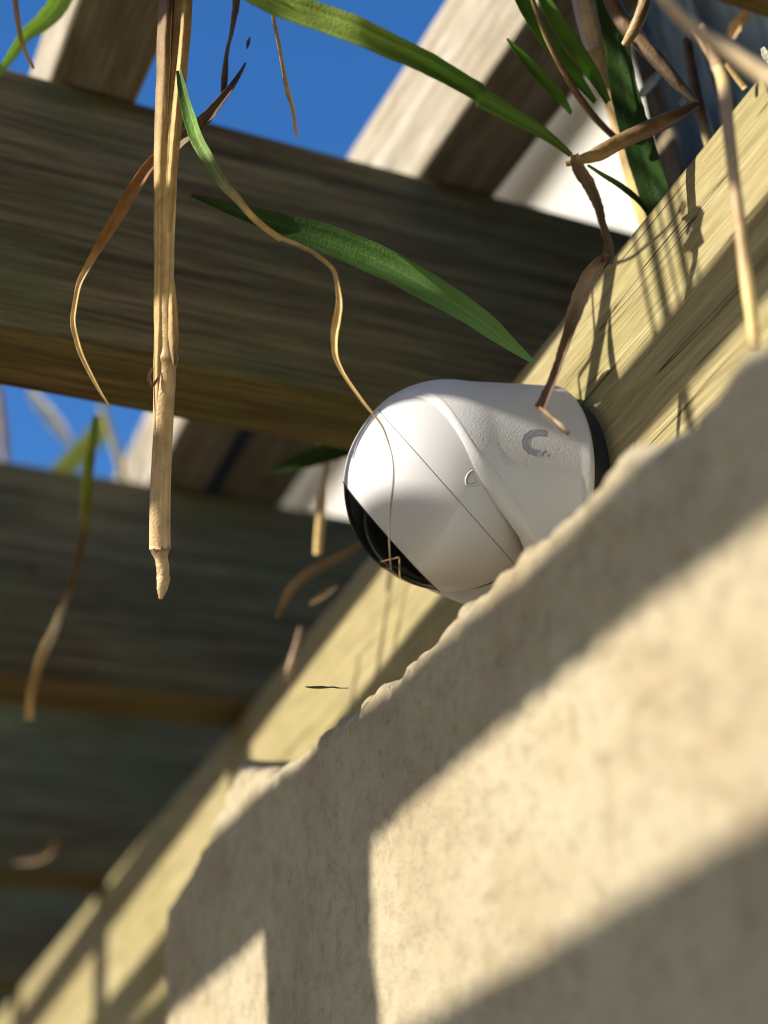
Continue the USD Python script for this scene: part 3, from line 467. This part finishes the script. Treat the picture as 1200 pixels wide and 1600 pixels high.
# in the left sky gap
leaf_thing('withered_reed', 'blurred whitish leaf against the lower patch of blue sky', 'reed leaf', [(44, 608, 1.0), (70, 640, 1.0), (92, 668, 1.0), (108, 694, 1.0)], [14, 22, 24, 14], [(0, (.6, .6, .58)), (1, (.6, .6, .58))], 'dry_leaf', 30, fold=.4, seed=57)
leaf_thing('green_reed', 'blurred yellow green leaf against the lower patch of blue sky', 'reed leaf', [(166, 652, 1.0), (150, 680, 1.0), (128, 706, 1.0), (96, 736, 1.0), (70, 760, 1.0)], [22, 34, 36, 32, 20], [(0, (.42, .46, .12)), (1, (.46, .48, .16))], n=30, fold=.4, seed=58)
stem_thing('dry_reed', 'blurred olive stem crossing the lower patch of sky', 'dry stem', [(158, 630, .98), (170, 670, .98), (184, 712, .98), (192, 760, .98)], [12, 12, 13, 13], [(0, (.25, .24, .10)), (1, (.3, .26, .12))], n=30, seed=59)
stem_thing('dry_reed', 'blurred grey stem at the left border before the lower sky', 'dry stem', [(-6, 600, .95), (2, 650, .95), (8, 720, .95)], [16, 16, 14], [(0, GREYB), (1, GREYB)], n=30, seed=60)
t = plant_thing('caught_stalk', 'tiny dark scrap of grass hung level in the air below the camera', 'stalk', (480, 1073, .55))
blade('scrap', t, [(477, 1073, .55), (488, 1074, .55), (504, 1074, .55), (516, 1074, .55)], [1.5, 4, 4.5, 2], [(0, (.06, .05, .03)), (1, (.06, .05, .03))], 'dry_leaf', 24, fold=.4, seed=61)
cane('scrap_stalk', t, [(512, 1074, .55), (518, 1073.5, .55), (530, 1075, .55), (545, 1075, .55)], [2.4, 2.8, 1.5, 1.6], [(0, (.06, .05, .03)), (1, (.06, .05, .03))], n=16, seed=62, k_=8)
# reeds standing left of the frame whose shadows stripe the beam
for i, (x, y, z, lean, r_) in enumerate([(-.14, .3150, .478, .0004, .0010), (-.17, .3215, .487, -.0003, .0024), (-.12, .3275, .470, .0004, .0009), (-.20, .3365, .447, -.0004, .0028), (-.15, .3440, .482, .0004, .0012)]):
    p0, p1 = np.array([x, y, Z0 + z]), np.array([x + .02, y + lean * 4, Z0 + .66])
    V, f = tube_mesh(p0 + (p1 - p0) * np.linspace(0, 1, 20)[:, None], r_, 10)
    th_ = thing('dry_reed', 'dry stem hanging at the left whose shadow stripes the sunlit beam', 'dry stem', p1, 'stems shading the beam')
    obj('stem', (V, f), 'cane', th_, colors=np.tile(TAN, (len(V), 1)))
PALE = (.68, .66, .55)
for lab, pts, wd in (('pale torn scrap of dry leaf lit against the grey boards, the tallest', [(1076, 34, .60), (1074, 62, .60), (1072, 88, .60)], [10, 18, 8]),
                     ('pale green scrap of dry leaf beside the dark green reed leaf', [(1034, 112, .62), (1018, 132, .62), (1000, 152, .62)], [8, 20, 12]),
                     ('short whitish curl of dry leaf just above the horizontal dead stem', [(1064, 166, .60), (1072, 156, .60), (1080, 150, .60)], [6, 14, 6]),
                     ('whitish speck of dry leaf under the slanting brown stem', [(1030, 80, .62), (1036, 84, .62), (1042, 90, .62)], [6, 14, 6]),
                     ('sliver of bright dry leaf lying on the beam edge at the right border', [(1192, 74, .55), (1198, 84, .55), (1206, 96, .55)], [8, 16, 12])):
    leaf_thing('leaf_scrap', lab, 'leaf scrap', pts, wd, [(0, PALE), (1, PALE)], 'dry_leaf', 24, fold=.5, seed=len(lab), sunny=.7, rough=.3)
